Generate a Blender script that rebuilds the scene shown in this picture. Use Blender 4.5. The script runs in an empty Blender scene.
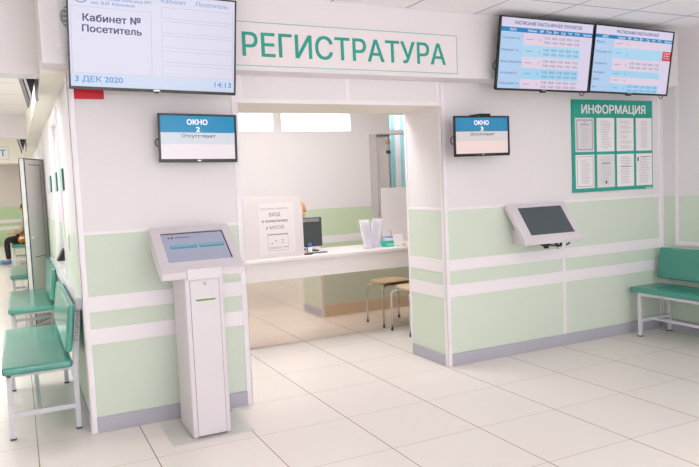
import bpy, bmesh, math, random
from mathutils import Vector, Matrix, Euler
from mathutils.geometry import delaunay_2d_cdt
random.seed(7)
PI = math.pi
S = bpy.context.scene
COL = S.collection

# ------------------------------------------------------------------ materials
def lin(c):
    return tuple(((v/255)/12.92 if v/255 <= .04045 else ((v/255+.055)/1.055)**2.4) for v in c)
MATS = {}
def mat(name, rgb, rough=.5, metal=0., emit=None, es=0., spec=.5, bump=0., bscale=200., vary=0., coat=0.):
    if name in MATS: return MATS[name]
    m = bpy.data.materials.new(name); m.use_nodes = True
    nt = m.node_tree; b = nt.nodes['Principled BSDF']
    c = lin(rgb) + (1,)
    b.inputs['Base Color'].default_value = c
    b.inputs['Roughness'].default_value = rough
    b.inputs['Metallic'].default_value = metal
    b.inputs['Specular IOR Level'].default_value = spec
    b.inputs['Coat Weight'].default_value = coat
    if emit is not None:
        b.inputs['Emission Color'].default_value = lin(emit) + (1,)
        b.inputs['Emission Strength'].default_value = es
    tc = nt.nodes.new('ShaderNodeTexCoord')
    nz = nt.nodes.new('ShaderNodeTexNoise'); nz.inputs['Scale'].default_value = bscale
    nt.links.new(tc.outputs['Object'], nz.inputs['Vector'])
    if bump:
        bp = nt.nodes.new('ShaderNodeBump'); bp.inputs['Strength'].default_value = bump
        bp.inputs['Distance'].default_value = .002
        nt.links.new(nz.outputs['Fac'], bp.inputs['Height']); nt.links.new(bp.outputs['Normal'], b.inputs['Normal'])
    if vary:
        mx = nt.nodes.new('ShaderNodeMix'); mx.data_type = 'RGBA'
        mx.inputs[6].default_value = tuple(v*(1-vary) for v in c[:3]) + (1,)
        mx.inputs[7].default_value = tuple(min(1, v*(1+vary)) for v in c[:3]) + (1,)
        nt.links.new(nz.outputs['Fac'], mx.inputs[0]); nt.links.new(mx.outputs[2], b.inputs['Base Color'])
    MATS[name] = m
    return m

def screen_mat(name, rgb, es=.8, rough=.25):
    return mat(name, tuple(v*.25 for v in rgb), rough, emit=rgb, es=es, spec=.3)

def wall_mat(name, zg, white, green, hi=True):
    m = bpy.data.materials.new(name); m.use_nodes = True
    nt = m.node_tree; b = nt.nodes['Principled BSDF']; N = nt.nodes.new; L = nt.links.new
    g = N('ShaderNodeNewGeometry'); sp = N('ShaderNodeSeparateXYZ'); L(g.outputs['Position'], sp.inputs[0])
    gt = N('ShaderNodeMath'); gt.operation = 'GREATER_THAN'; gt.inputs[1].default_value = zg
    L(sp.outputs['Z'], gt.inputs[0])
    mx = N('ShaderNodeMix'); mx.data_type = 'RGBA'
    mx.inputs[6].default_value = lin(green) + (1,); mx.inputs[7].default_value = lin(white) + (1,)
    L(gt.outputs[0], mx.inputs[0])
    nz = N('ShaderNodeTexNoise'); nz.inputs['Scale'].default_value = 90; nz.inputs['Detail'].default_value = 4
    L(g.outputs['Position'], nz.inputs['Vector'])
    hs = N('ShaderNodeHueSaturation'); L(mx.outputs[2], hs.inputs['Color'])
    mr = N('ShaderNodeMapRange'); mr.inputs['To Min'].default_value = .97; mr.inputs['To Max'].default_value = 1.03
    L(nz.outputs['Fac'], mr.inputs['Value']); L(mr.outputs[0], hs.inputs['Value'])
    L(hs.outputs[0], b.inputs['Base Color'])
    bp = N('ShaderNodeBump'); bp.inputs['Strength'].default_value = .08; bp.inputs['Distance'].default_value = .002
    L(nz.outputs['Fac'], bp.inputs['Height']); L(bp.outputs[0], b.inputs['Normal'])
    b.inputs['Roughness'].default_value = .55; b.inputs['Specular IOR Level'].default_value = .3
    return m

def grid_mat(name, base, line, ox, oy, size, wx, wy, rough, spec, tilevar=.02, bump=0., strength_y=1.0):
    """square tiles laid on the world grid with thin joints"""
    m = bpy.data.materials.new(name); m.use_nodes = True
    nt = m.node_tree; b = nt.nodes['Principled BSDF']; N = nt.nodes.new; L = nt.links.new
    g = N('ShaderNodeNewGeometry'); sp = N('ShaderNodeSeparateXYZ'); L(g.outputs['Position'], sp.inputs[0])
    def M(op, a, bb=None):
        n = N('ShaderNodeMath'); n.operation = op
        for i, v in enumerate((a, bb)):
            if v is None: continue
            if isinstance(v, (int, float)): n.inputs[i].default_value = v
            else: L(v, n.inputs[i])
        return n.outputs[0]
    def axis(o, off, w):
        t = M('DIVIDE', M('SUBTRACT', o, off), size)
        cell = M('FLOOR', M('ADD', t, .5))
        d = M('ABSOLUTE', M('SUBTRACT', t, cell))
        return M('LESS_THAN', d, w/2/size), M('FLOOR', t)
    jx, cx = axis(sp.outputs['X'], ox, wx); jy, cy = axis(sp.outputs['Y'], oy, wy)
    j = M('MAXIMUM', jx, M('MULTIPLY', jy, strength_y))
    cb = N('ShaderNodeCombineXYZ'); L(cx, cb.inputs[0]); L(cy, cb.inputs[1])
    wn = N('ShaderNodeTexWhiteNoise'); L(cb.outputs[0], wn.inputs['Vector'])
    nz = N('ShaderNodeTexNoise'); nz.inputs['Scale'].default_value = 14; nz.inputs['Detail'].default_value = 6
    L(g.outputs['Position'], nz.inputs['Vector'])
    val = M('ADD', 1 - tilevar, M('ADD', M('MULTIPLY', wn.outputs['Value'], tilevar), M('MULTIPLY', nz.outputs['Fac'], tilevar)))
    hs = N('ShaderNodeHueSaturation'); hs.inputs['Color'].default_value = lin(base) + (1,); L(val, hs.inputs['Value'])
    mx = N('ShaderNodeMix'); mx.data_type = 'RGBA'; mx.inputs[7].default_value = lin(line) + (1,)
    L(hs.outputs[0], mx.inputs[6]); L(j, mx.inputs[0]); L(mx.outputs[2], b.inputs['Base Color'])
    if bump:
        bp = N('ShaderNodeBump'); bp.inputs['Strength'].default_value = bump; bp.inputs['Distance'].default_value = .002
        n2 = N('ShaderNodeTexNoise'); n2.inputs['Scale'].default_value = 160; L(g.outputs['Position'], n2.inputs['Vector'])
        L(n2.outputs['Fac'], bp.inputs['Height']); L(bp.outputs[0], b.inputs['Normal'])
    b.inputs['Roughness'].default_value = rough; b.inputs['Specular IOR Level'].default_value = spec
    return m

WHITE = (231, 226, 228); GREEN = (210, 221, 206)
m_wall = wall_mat('painted wall', 1.262, WHITE, GREEN)
m_wall_office = wall_mat('office wall', 1.205, WHITE, (205, 220, 190))
m_wall_far = wall_mat('far wall', 1.24, (226, 219, 214), (196, 218, 178))
m_white = mat('white plaster', WHITE, .6, spec=.3, bump=.05, bscale=90)
m_cream = mat('cream plaster', (233, 227, 215), .6, spec=.3, bump=.05, bscale=90)
m_trim = mat('white plastic trim', (240, 234, 238), .35)
m_base = mat('grey skirting', (178, 176, 187), .4)
m_base_tan = mat('tan skirting', (216, 194, 170), .4)
m_floor = grid_mat('porcelain floor tiles', (238, 230, 224), (150, 130, 110), .7237, .5794, .6, .006, .005, .22, .45, .025, strength_y=.55)
m_ceil = grid_mat('ceiling tiles', (250, 247, 250), (160, 162, 174), 3.345, -.66, .6, .012, .012, .8, .2, .01, bump=.15)
m_ceil_cor = grid_mat('corridor ceiling slats', (246, 242, 238), (215, 208, 200), 40.0, .18, .8, .004, .02, .6, .2, .01)
m_teal = mat('teal leatherette', (62, 148, 132), .26, spec=.7, coat=.25, bump=.12, bscale=350, vary=.05)
m_frame = mat('light grey painted steel', (214, 211, 218), .38)
m_black = mat('black plastic', (22, 24, 26), .35)
m_dgrey = mat('dark grey plastic', (58, 62, 64), .45)
m_kiosk = mat('white powder coated steel', (218, 211, 216), .38, bump=.03, bscale=500)
m_seam = mat('dark seam', (120, 112, 118), .6)
m_plate = mat('grey base plate', (206, 204, 200), .4, metal=.0)
m_chrome = mat('chrome', (210, 212, 214), .18, metal=1.)
m_steel = mat('brushed steel', (170, 165, 158), .3, metal=1.)
m_seat_tan = mat('beige stool seat', (205, 184, 152), .45, bump=.1, bscale=300, vary=.04)
m_mirror = mat('mirror front panel', (232, 220, 208), .06, metal=1.)
m_counter = mat('white laminate', (226, 219, 220), .35)
m_screenpanel = mat('white acrylic screen', (212, 204, 206), .4)
m_sheet = mat('notice paper', (220, 213, 215), .7)
m_signgreen = mat('teal sign letters', (38, 160, 142), .45)
m_signline = mat('teal sign line', (120, 185, 180), .5)
m_signpanel = mat('white sign board', (234, 226, 228), .5)
m_board = mat('teal green board', (36, 164, 146), .4)
m_paper = mat('white paper', (238, 234, 236), .7)
m_papergrey = mat('grey print', (176, 172, 178), .8)
m_printline = mat('fine grey print', (205, 201, 206), .8)
m_printdark = mat('dark print', (92, 92, 96), .8)
m_red = mat('red sign', (206, 16, 40), .45)
m_pvc = mat('white pvc door', (236, 232, 230), .35)
m_gasket = mat('dark green gasket', (70, 92, 86), .5)
m_skin = mat('skin', (222, 172, 146), .5)
m_hair = mat('blonde hair', (206, 160, 104), .5, bump=.6, bscale=60, vary=.2)
m_trouser = mat('black trousers', (40, 40, 46), .8)
m_jacket = mat('beige camouflage jacket', (186, 164, 132), .85, vary=.35, bscale=9)
m_shoe = mat('blue shoe covers', (92, 150, 196), .6)
m_orange = mat('orange bag', (240, 130, 30), .5)
m_blouse = mat('white coat', (236, 232, 236), .8)
m_acrylic = None
def glass(name, rgb, rough=.02, alpha=.25):
    m = bpy.data.materials.new(name); m.use_nodes = True
    nt = m.node_tree; nt.nodes.remove(nt.nodes['Principled BSDF']); N = nt.nodes.new; L = nt.links.new
    t = N('ShaderNodeBsdfTransparent'); t.inputs[0].default_value = lin(rgb) + (1,)
    g = N('ShaderNodeBsdfPrincipled'); g.inputs['Base Color'].default_value = lin(rgb) + (1,); g.inputs['Roughness'].default_value = rough
    mx = N('ShaderNodeMixShader'); mx.inputs[0].default_value = alpha
    L(t.outputs[0], mx.inputs[1]); L(g.outputs[0], mx.inputs[2]); L(mx.outputs[0], nt.nodes['Material Output'].inputs[0])
    return m
m_acrylic = glass('clear acrylic', (250, 248, 252), .15, .25)
m_fill_hall = mat('added hall light diffuser', (255, 255, 255), .5, emit=(249, 250, 255), es=3.1)
m_fill_off = mat('added office light diffuser', (255, 255, 255), .5, emit=(252, 250, 253), es=6.8)
m_fill_ves = mat('added vestibule light diffuser', (255, 255, 255), .5, emit=(252, 250, 253), es=15.0)
m_fill_cor = mat('added corridor light diffuser', (255, 255, 255), .5, emit=(252, 250, 252), es=14.0)
m_day = mat('daylight pane', (255, 255, 255), .3, emit=(252, 250, 255), es=2.2)
m_fill_back = mat('added fill pane', (255, 255, 255), .3, emit=(246, 249, 255), es=6.2)  # added panes behind the camera, for soft even light on the hall

m_fill_cwin = mat('added corridor fill pane', (255, 255, 255), .3, emit=(250, 250, 255), es=1.3)  # added panes on the unseen corridor wall, lifting its ceiling and right wall

# ------------------------------------------------------------------ mesh builder
class MB:
    def __init__(self): self.v = []; self.f = []; self.mi = []; self.sm = []; self.slot = 0; self.smooth = False
    def add(self, vs, fs, smooth=None):
        o = len(self.v); self.v += [tuple(p) for p in vs]
        for f in fs:
            self.f.append(tuple(i+o for i in f)); self.mi.append(self.slot)
            self.sm.append(self.smooth if smooth is None else smooth)
        return self
    def box(self, lo, hi):
        (a, b, c), (d, e, f) = lo, hi
        vs = [(a,b,c),(d,b,c),(d,e,c),(a,e,c),(a,b,f),(d,b,f),(d,e,f),(a,e,f)]
        return self.add(vs, [(3,2,1,0),(4,5,6,7),(0,1,5,4),(1,2,6,5),(2,3,7,6),(3,0,4,7)])
    def prism(self, poly, axis, a, b):
        """poly: 2D points in the other two axes (in order), extruded along axis from a to b"""
        def P(p, t):
            if axis == 'x': return (t, p[0], p[1])
            if axis == 'y': return (p[0], t, p[1])
            return (p[0], p[1], t)
        n = len(poly)
        vs = [P(p, a) for p in poly] + [P(p, b) for p in poly]
        fs = [tuple(range(n))[::-1], tuple(range(n, 2*n))] + [(i, (i+1) % n, n+(i+1) % n, n+i) for i in range(n)]
        return self.add(vs, fs)
    def tube(self, pts, r, n=10, closed=False):
        pts = [Vector(p) for p in pts]; k = len(pts); rings = []
        up = None
        for i, p in enumerate(pts):
            t = (pts[min(i+1, k-1)] - pts[max(i-1, 0)]).normalized()
            if up is None: up = Vector((0,0,1)) if abs(t.z) < .9 else Vector((1,0,0))
            u = t.cross(up).normalized(); w = u.cross(t).normalized(); up = w
            rr = r[i] if isinstance(r, (list, tuple)) else r
            rings.append([p + rr*(math.cos(2*PI*j/n)*u + math.sin(2*PI*j/n)*w) for j in range(n)])
        vs = [q for ring in rings for q in ring]; fs = []
        for i in range(k-1):
            for j in range(n): fs.append((i*n+j, i*n+(j+1) % n, (i+1)*n+(j+1) % n, (i+1)*n+j))
        self.add(vs, fs, True)
        self.add(rings[0], [tuple(range(n))[::-1]], False); self.add(rings[-1], [tuple(range(n))], False)
        return self
    def cyl(self, c, r, h, axis='z', n=24, r2=None):
        r2 = r if r2 is None else r2; vs = []
        for t, rr in ((0, r), (h, r2)):
            for j in range(n):
                a, b = rr*math.cos(2*PI*j/n), rr*math.sin(2*PI*j/n)
                vs.append({'z': (c[0]+a, c[1]+b, c[2]+t), 'y': (c[0]+a, c[1]+t, c[2]+b), 'x': (c[0]+t, c[1]+a, c[2]+b)}[axis])
        self.add(vs, [(j, (j+1) % n, n+(j+1) % n, n+j) for j in range(n)], True)
        return self.add(vs, [tuple(range(n))[::-1], tuple(range(n, 2*n))], False)
    def ell(self, c, r, nu=20, nv=12):
        vs = [(c[0]+r[0]*math.sin(PI*i/nv)*math.cos(2*PI*j/nu), c[1]+r[1]*math.sin(PI*i/nv)*math.sin(2*PI*j/nu), c[2]+r[2]*math.cos(PI*i/nv)) for i in range(nv+1) for j in range(nu)]
        return self.add(vs, [(i*nu+j, (i+1)*nu+j, (i+1)*nu+(j+1) % nu, i*nu+(j+1) % nu) for i in range(nv) for j in range(nu)], True)
    def quad_xz(self, x0, x1, z0, z1, y):        # facing -y
        return self.add([(x0,y,z0),(x1,y,z0),(x1,y,z1),(x0,y,z1)], [(0,1,2,3)])
    def build(self, name, mats, parent=None, bevel=0., seg=2, kind=None, loc=None):
        me = bpy.data.meshes.new(name)
        me.from_pydata(self.v, [], self.f); me.update()
        for m in (mats if isinstance(mats, (list, tuple)) else [mats]): me.materials.append(m)
        for p, mi, s in zip(me.polygons, self.mi, self.sm): p.material_index = mi; p.use_smooth = s
        bm = bmesh.new(); bm.from_mesh(me); bmesh.ops.remove_doubles(bm, verts=bm.verts, dist=1e-6)
        if not getattr(self, 'keep', False): bmesh.ops.recalc_face_normals(bm, faces=bm.faces)
        bm.to_mesh(me); bm.free()
        o = bpy.data.objects.new(name, me); COL.objects.link(o)
        if parent: o.parent = parent
        if loc: o.location = loc
        if kind: o['kind'] = kind
        if bevel:
            b = o.modifiers.new('bevel', 'BEVEL'); b.width = bevel; b.segments = seg; b.limit_method = 'ANGLE'; b.angle_limit = math.radians(40)
            b.harden_normals = False
        return o

def tag(o, label=None, cat=None, group=None):
    if label: o['label'] = label
    if cat: o['category'] = cat
    if group: o['group'] = group
    return o
def thing(name, label, cat, loc=(0,0,0), rot=(0,0,0), group=None):
    o = bpy.data.objects.new(name, None); COL.objects.link(o)
    o.empty_display_size = .1; o.location = loc; o.rotation_euler = rot
    return tag(o, label, cat, group)
def struct(name, mb, m, bevel=0.): return mb.build(name, m, None, bevel, kind='structure')
def dup(root, loc, label, group=None):
    r = root.copy(); COL.objects.link(r); r.location = loc; r['label'] = label
    if group: r['group'] = group
    for ch in list(root.children):
        c = ch.copy(); COL.objects.link(c); c.parent = r
        for g in ch.children:
            d = g.copy(); COL.objects.link(d); d.parent = c
    return r

def raw_text(body):
    """closed outlines of a piece of lettering"""
    cu = bpy.data.curves.new('t', 'FONT'); cu.body = body; cu.size = 1; cu.resolution_u = 3; cu.fill_mode = 'NONE'
    ob = bpy.data.objects.new('t', cu); COL.objects.link(ob)
    dg = bpy.context.evaluated_depsgraph_get(); dg.update()
    me = bpy.data.meshes.new_from_object(ob.evaluated_get(dg))
    vs = [Vector((v.co.x, v.co.y)) for v in me.vertices]; nx = {}
    for e in me.edges:
        a, b = e.vertices; nx.setdefault(a, []).append(b); nx.setdefault(b, []).append(a)
    loops, seen = [], set()
    for st in sorted(nx):
        if st in seen: continue
        lp, cur = [st], min(nx[st], key=lambda q: (q != st+1, q)); seen.add(st)
        while cur not in seen:
            lp.append(cur); seen.add(cur); nn = [q for q in nx[cur] if q not in seen]
            if not nn: break
            cur = nn[0]
        loops.append([vs[q] for q in lp])
    bpy.data.objects.remove(ob); bpy.data.meshes.remove(me); bpy.data.curves.remove(cu)
    return loops
RAW, ADV, GLYPH = {}, {}, {}
def load_chars(chars):
    w = lambda lp: max(p.x for l in lp for p in l) - min(p.x for l in lp for p in l)
    w0 = w(raw_text('II'))
    for c in chars:
        if c not in RAW:
            RAW[c] = [] if c == ' ' else raw_text(c)
            ADV[c] = w(raw_text('I'+c+'I')) - w0
load_chars(' АБВГДЕЖЗИЙКЛМНОПРСТУФХЦЧШЩЫЬЭЮЯабвгдежзийклмнопрстуфхцчшщыьэюя0123456789.,:!№')
def winding(p, lp):
    w = 0
    for i in range(len(lp)):
        a, b = lp[i-1], lp[i]
        if a.y <= p.y:
            if b.y > p.y and (b.x-a.x)*(p.y-a.y)-(p.x-a.x)*(b.y-a.y) > 0: w += 1
        elif b.y <= p.y and (b.x-a.x)*(p.y-a.y)-(p.x-a.x)*(b.y-a.y) < 0: w -= 1
    return w
def glyph(c, bold):
    """one clean layer of non-overlapping faces; bold spreads the strokes"""
    k = (c, bold)
    if k in GLYPH: return GLYPH[k]
    pts, ed, sets = [], [], []
    for a, b in ([(0, 0)] if not bold else [(a*bold, b*bold) for a in (-1, 1) for b in (-.6, .6)]):
        cur = []
        for l in RAW[c]:
            o = len(pts); n = len(l); q = [Vector((p.x+a, p.y+b)) for p in l]
            pts += q; ed += [(o+i, o+(i+1) % n) for i in range(n)]; cur.append(q)
        sets.append(cur)
    if not pts: GLYPH[k] = ([], []); return GLYPH[k]
    ov, _, of, _, _, _ = delaunay_2d_cdt(pts, ed, [], 0, 1e-6)
    keep = []
    for f in of:
        p = sum((ov[i] for i in f), Vector((0, 0)))/len(f)
        if any(sum(winding(p, l) for l in cur) != 0 for cur in sets): keep.append(tuple(f))
    GLYPH[k] = (ov, keep)
    return GLYPH[k]
def text_geo(body, x0, x1, z0, z1, bold=0., y=0., align=None):
    """lettering of a given width and cap box on the local xz plane facing -y; returns (verts, faces)"""
    pen = 0.; vs, fs = [], []
    for c in body:
        if c != ' ':
            gv, gf = glyph(c, bold); o = len(vs)
            vs += [(v.x+pen, v.y) for v in gv]; fs += [tuple(i+o for i in f) for f in gf]
        pen += ADV[c]
    xa, xb = min(v[0] for v in vs), max(v[0] for v in vs)
    sx = (x1-x0)/(xb-xa); sz = (z1-z0)/.73
    return [(x0+(v[0]-xa)*sx, y, z0+v[1]*sz) for v in vs], fs
def put_text(mb, *a, **k):
    vs, fs = text_geo(*a, **k); mb.add(vs, fs); return mb
def new_text_mb():
    mb = MB(); return mb

# ------------------------------------------------------------------ the setting
XL, XLR, XR, XE = -.759, .29, 1.947, 4.419
T = .556; D = 1.528; ZC = 2.755; ZH = 2.267; ZL = 2.082
XW = -2.9; YB = -7.6; YF = 19.5; XO = 5.2; YO = 5.2

struct('floor', MB().box((XW-.2, YB-.2, -.12), (XO+.2, YF+.2, 0)), m_floor)
struct('ceiling', MB().box((XW-.2, YB-.2, ZC), (XE+.2, .3, ZC+.12)), m_ceil)
mb = MB(); mb.box((XW-.2, .4, 2.57), (XL, YF+.2, 2.70)); struct('ceiling.001', mb, m_ceil_cor)
struct('ceiling.002', MB().box((XL, .3, ZC), (XO+.2, YO+.2, ZC+.12)), m_cream)

struct('wall_front_left', MB().box((XL, 0, 0), (XLR, T, ZC)), m_wall)
struct('wall_front_right', MB().box((XR, 0, 0), (XE, T, ZC)), m_wall)
struct('lintel', MB().box((XLR, 0, ZL), (XR, T, ZC)), m_cream)
struct('wall_lintel_front', MB().box((XLR, -.006, ZL), (XR, 0, ZH)), m_white)
mb = MB(); mb.box((-.9, -.2, ZH), (XE, 0, ZC)); struct('bulkhead', mb, m_white, .004)
mb = MB(); mb.box((-.9, 0, 2.245), (XL, 12, 2.57)); struct('bulkhead_corridor', mb, m_cream)
mb = MB(); mb.box((-.9, 0, 2.57), (XL, .3, ZC)); struct('bulkhead_corridor.001', mb, m_cream)
struct('header_corridor', MB().box((XW, .3, 2.285), (-.9, .5, ZC)), m_white)
struct('header_corridor.001', MB().box((XW, 5.2, 2.27), (-.9, 5.45, 2.57)), m_white)
struct('header_corridor.002', MB().box((XW, 8.4, 2.10), (-.9, 8.6, 2.57)), m_cream)
# corridor wall with a recessed service window
mb = MB()
mb.box((XL, T, 0), (-.6, 1.32, 2.57)); mb.box((XL, 1.32, 0), (-.6, 2.45, .84)); mb.box((XL, 1.32, 2.15), (-.6, 2.45, 2.57))
mb.box((XL, 2.45, 0), (-.6, YF, 2.57)); mb.box((-.69, 1.3, .83), (-.6, 2.5, 2.16))
struct('wall_corridor', mb, m_wall)
mb = MB(); 
mb.box((XL-.012, 1.27, .84), (XL+.02, 1.33, 2.2)); mb.box((XL-.012, 2.44, .84), (XL+.02, 2.50, 2.2)); mb.box((XL-.012, 1.33, 2.14), (XL+.02, 2.44, 2.2))
struct('window_1', mb, m_trim)
struct('wall_right', MB().box((XE, YB, 0), (XE+.2, T, ZC)), m_wall)
struct('wall_left', MB().box((XW-.2, YB, 0), (XW, YF, ZC)), m_wall)
struct('wall_back', MB().box((XW, YB-.2, 0), (XE, YB, ZC)), m_wall)
struct('wall_far', MB().box((XW, YF, 0), (XL, YF+.2, 2.57)), m_wall_far)
mb = MB(); mb.box((XW, YF-.01, .73), (XL, YF, .84)); mb.box((XW, YF-.01, .51), (XL, YF, .63)); struct('trim_1', mb, m_trim)
# office behind the counter
mb = MB()
YB2 = 3.3
mb.box((-.6, YB2, 0), (3.06, YB2+.12, 2.175)); mb.box((-.6, YB2, 2.39), (4.9, YB2+.12, ZC))
for a, b in ((-.6, 1.33), (1.76, 1.865), (2.80, 3.06)): mb.box((a, YB2, 2.175), (b, YB2+.12, 2.39))
mb.box((3.06, YB2-.01, 2.13), (4.9, YB2+.12, 2.18)); mb.box((3.06, YB2, 2.18), (3.37, YB2+.12, 2.39))
struct('wall_office', mb, m_wall_office)
struct('wall_office.001', MB().box((-.6, T, 0), (-.55, YO, ZC)), m_wall_office)
struct('wall_office.002', MB().box((4.6, T, 0), (4.8, YO, ZC)), m_wall_office)
struct('wall_office.003', MB().box((-.6, YO, 0), (4.8, YO+.2, ZC)), m_white)
struct('wall_office.004', MB().box((XE+.2, T-.05, 0), (4.8, T, ZC)), m_wall)
mb = MB(); mb.box((-.55, YB2-.006, .77), (3.04, YB2, .862)); mb.box((-.55, YB2-.006, .545), (3.04, YB2, .645)); struct('trim_2', mb, m_trim)
for i, (a, b) in enumerate(((1.33, 1.76), (1.865, 2.80))):
    struct('window_%d' % (i+2), MB().box((a, YB2+.05, 2.175), (b, YB2+.06, 2.39)), m_day)
# white bands, corner strips and skirtings
def band(name, boxes, m=m_trim): 
    mb = MB()
    for lo, hi in boxes: mb.box(lo, hi)
    return struct(name, mb, m, .0015)
band('trim_3', [((XL, -.005, .770), (XLR, 0, .868)), ((XL, -.005, .563), (XLR, 0, .662)), ((XL, -.004, 1.255), (XLR, 0, 1.275))])
band('trim_4', [((XR, -.005, .770), (XE, 0, .862)), ((XR, -.005, .560), (XE, 0, .658)), ((XR, -.004, 1.257), (XE, 0, 1.28))])
band('trim_5', [((XR-.005, 0, .758), (XR, T, .860)), ((XR-.005, 0, .550), (XR, T, .656)), ((XR-.004, 0, 1.257), (XR, T, 1.28))])
def corner(name, x, y, z1, sx, sy, w=.032):
    mb = MB(); mb.box((min(x, x+sx*w)-.006*(sx > 0), y-.006 if sy > 0 else y-.0, 0), (max(x, x+sx*w)+.006*(sx < 0), y, z1)) if False else None
    mb = MB()
    # one leg on the front face (y = 0 plane), one on the side face
    xa, xb = sorted((x - sx*.007, x + sx*w)); mb.box((xa, y-.007, 0), (xb, y, z1))
    xa, xb = sorted((x - sx*.007, x)); mb.box((xa, y-.007, 0), (xb, y+w*sy, z1))
    return struct(name, mb, m_trim, .002)
corner('trim_6', XL, 0, 2.245, 1, 1)
corner('trim_7', XLR, 0, 2.26, -1, 1)
corner('trim_8', XR, 0, 2.26, 1, 1)
band('trim_9', [((XR-.006, T-.02, 0), (XR, T+.006, ZL)), ((XR-.006, T, 0), (XR+.025, T+.006, ZL))])
band('trim_10', [((XE-.03, -.007, 0), (XE, 0, ZH)), ((XE-.007, -.03, 0), (XE, -.007, ZH))])
band('trim_11', [((XE-.008, -.20, .80), (XE, -.165, 2.6)), ((XE-.008, -2.2, .80), (XE, -.20, .84))])
band('trim_12', [((3.172, -.005, .10), (3.205, 0, .56)), ((3.172, -.005, .658), (3.205, 0, .77)), ((3.172, -.005, .862), (3.205, 0, 1.257))])
band('trim_13', [((1.115, -.010, ZL+.03), (1.15, -.006, ZH)), ((XLR+.01, -.010, ZL+.03), (XLR+.045, -.006, ZH)), ((1.9, -.010, ZL+.03), (1.935, -.006, ZH)), ((XLR, -.009, ZL), (XR, -.006, ZL+.03))])
band('trim_14', [((XL-.035, .12, .775), (XL, 3.5, .85))], mat('grey wall rail', (205, 203, 208), .4))
band('baseboard_left', [((XL+.03, -.012, 0), (XLR-.03, 0, .098))], m_base)
band('baseboard_corridor', [((XL-.012, .03, 0), (XL, YF, .098))], m_base)
band('baseboard_front', [((XR+.03, -.012, 0), (XE, 0, .098))], m_base)
band('baseboard_reveal', [((XR-.012, .03, 0), (XR, T-.02, .092))], m_base)
band('baseboard_right', [((XE-.012, YB, 0), (XE, -.012, .098))], m_base)
band('baseboard_partition', [((XR+.03, T, 0), (XE, T+.012, .14))], m_base_tan)
band('baseboard_back', [((XW, YB, 0), (XE, YB+.012, .098))], m_base)

# added ceiling light panels, all unseen, placed to light hall, office and corridor
def added_light_panel(x, y, z, m, label, group, w=.58):
    t = thing('added_light_panel', label, 'added ceiling light', (x, y, z), group=group)
    f = MB(); h = w/2
    f.box((-h-.01, -h-.01, -.012), (h+.01, -h, 0)); f.box((-h-.01, h, -.012), (h+.01, h+.01, 0)); f.box((-h-.01, -h, -.012), (-h, h, 0)); f.box((h, -h, -.012), (h+.01, h, 0))
    f.build('frame', m_trim, t)
    MB().box((-h, -h, -.006), (h, h, 0)).build('diffuser', m, t)
    return t
for y in (-3.36, -4.56, -5.76):
    for x in (1.245, 2.445, 3.645):
        added_light_panel(x, y, ZC, m_fill_hall, 'added unseen light panel in the tiled hall ceiling', 'added hall light panels')
for x, yy in ((.8, 1.05), (1.5, 1.05), (.3, 2.1), (1.5, 2.1), (2.7, 2.1)):  # added panels; the front pair brightens the reveal of the opening
    for y in (yy,):
        added_light_panel(x, y, ZC, m_fill_off if y > 2 else m_fill_ves, 'added unseen light panel in the ceiling around the counter', 'added office light panels')
added_light_panel(3.9, 3.72, ZC, m_fill_off, 'added unseen light panel brightening the striped curtain', 'added office light panels')  # added so the curtain's near side is lit
m_fill_far = mat('far added corridor light diffuser', (255, 255, 255), .5, emit=(255, 252, 250), es=20.0)
for y in (1.7, 6.8, 10.5, 14.0, 17.5):  # added panels, kept out of view; the nearest reaches the open door
    added_light_panel(-1.9 if y > 3 else -1.25, y, 2.57, m_fill_cor if y < 10 else m_fill_far, 'added unseen light panel in the corridor ceiling', 'added corridor light panels')
added_light_panel(-2.1, 1.4, 2.57, m_fill_cor, 'added unseen light panel in the corridor ceiling', 'added corridor light panels')
# added glowing panes on unseen walls, fill light for corridor and hall
for i, y in enumerate((1.0, 2.9, 6.2, 9.2)):
    struct('window_%d' % (i+7), MB().box((XW, y, .9), (XW+.02, y+1.6, 2.2)), m_fill_cwin)
for i, x in enumerate((-1.0, 1.0)):
    mb = MB(); mb.box((x-.9, YB, .7), (x+.9, YB+.02, 2.4)); struct('window_%d' % (i+4), mb, m_fill_back)

# ------------------------------------------------------------------ screens
def disp(name, label, cat, cx, y, cz, w, h, tilt, roll, thick, bez, bezb, group=None):
    """display hung on a wall: local origin at centre of the front glass; x right, z up, front towards -y"""
    # tilt > 0 leans the top towards the viewer
    M = Matrix.Rotation(math.radians(roll), 3, 'Y') @ Matrix.Rotation(math.radians(tilt), 3, 'X')
    t = thing(name, label, cat, (cx, y, cz), M.to_euler(), group)
    b = MB(); b.box((-w/2+.004, .004, -h/2+.004), (w/2-.004, thick, h/2-.004))
    b.build('back_shell', m_black, t, .004)
    f = MB(); y0, y1 = -.004, .008
    f.box((-w/2, y0, h/2-bez), (w/2, y1, h/2)); f.box((-w/2, y0, -h/2), (w/2, y1, -h/2+bezb))
    f.box((-w/2, y0, -h/2+bezb), (-w/2+bez, y1, h/2-bez)); f.box((w/2-bez, y0, -h/2+bezb), (w/2, y1, h/2-bez))
    f.build('bezel', m_black, t, .0015)
    X0, X1, Z0, Z1 = -w/2+bez, w/2-bez, -h/2+bezb, h/2-bez
    W, Hh = X1-X0, Z1-Z0
    R = lambda mb, a, b_, c, d, lay=1: mb.quad_xz(X0+a*W, X0+b_*W, Z1-d*Hh, Z1-c*Hh, .003-.0006*lay)
    TX = lambda mb, s, a, b_, c, d, bold=0.: put_text(mb, s, X0+a*W, X0+b_*W, Z1-d*Hh, Z1-c*Hh, bold=bold, y=.003-.0006*3)
    return t, R, TX
def outline(R, mb, a, b, c, d, t, tx=None):
    tx = tx or t
    R(mb, a, b, c, c+t); R(mb, a, b, d-t, d); R(mb, a, a+tx, c, d); R(mb, b-tx, b, c, d)

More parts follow.
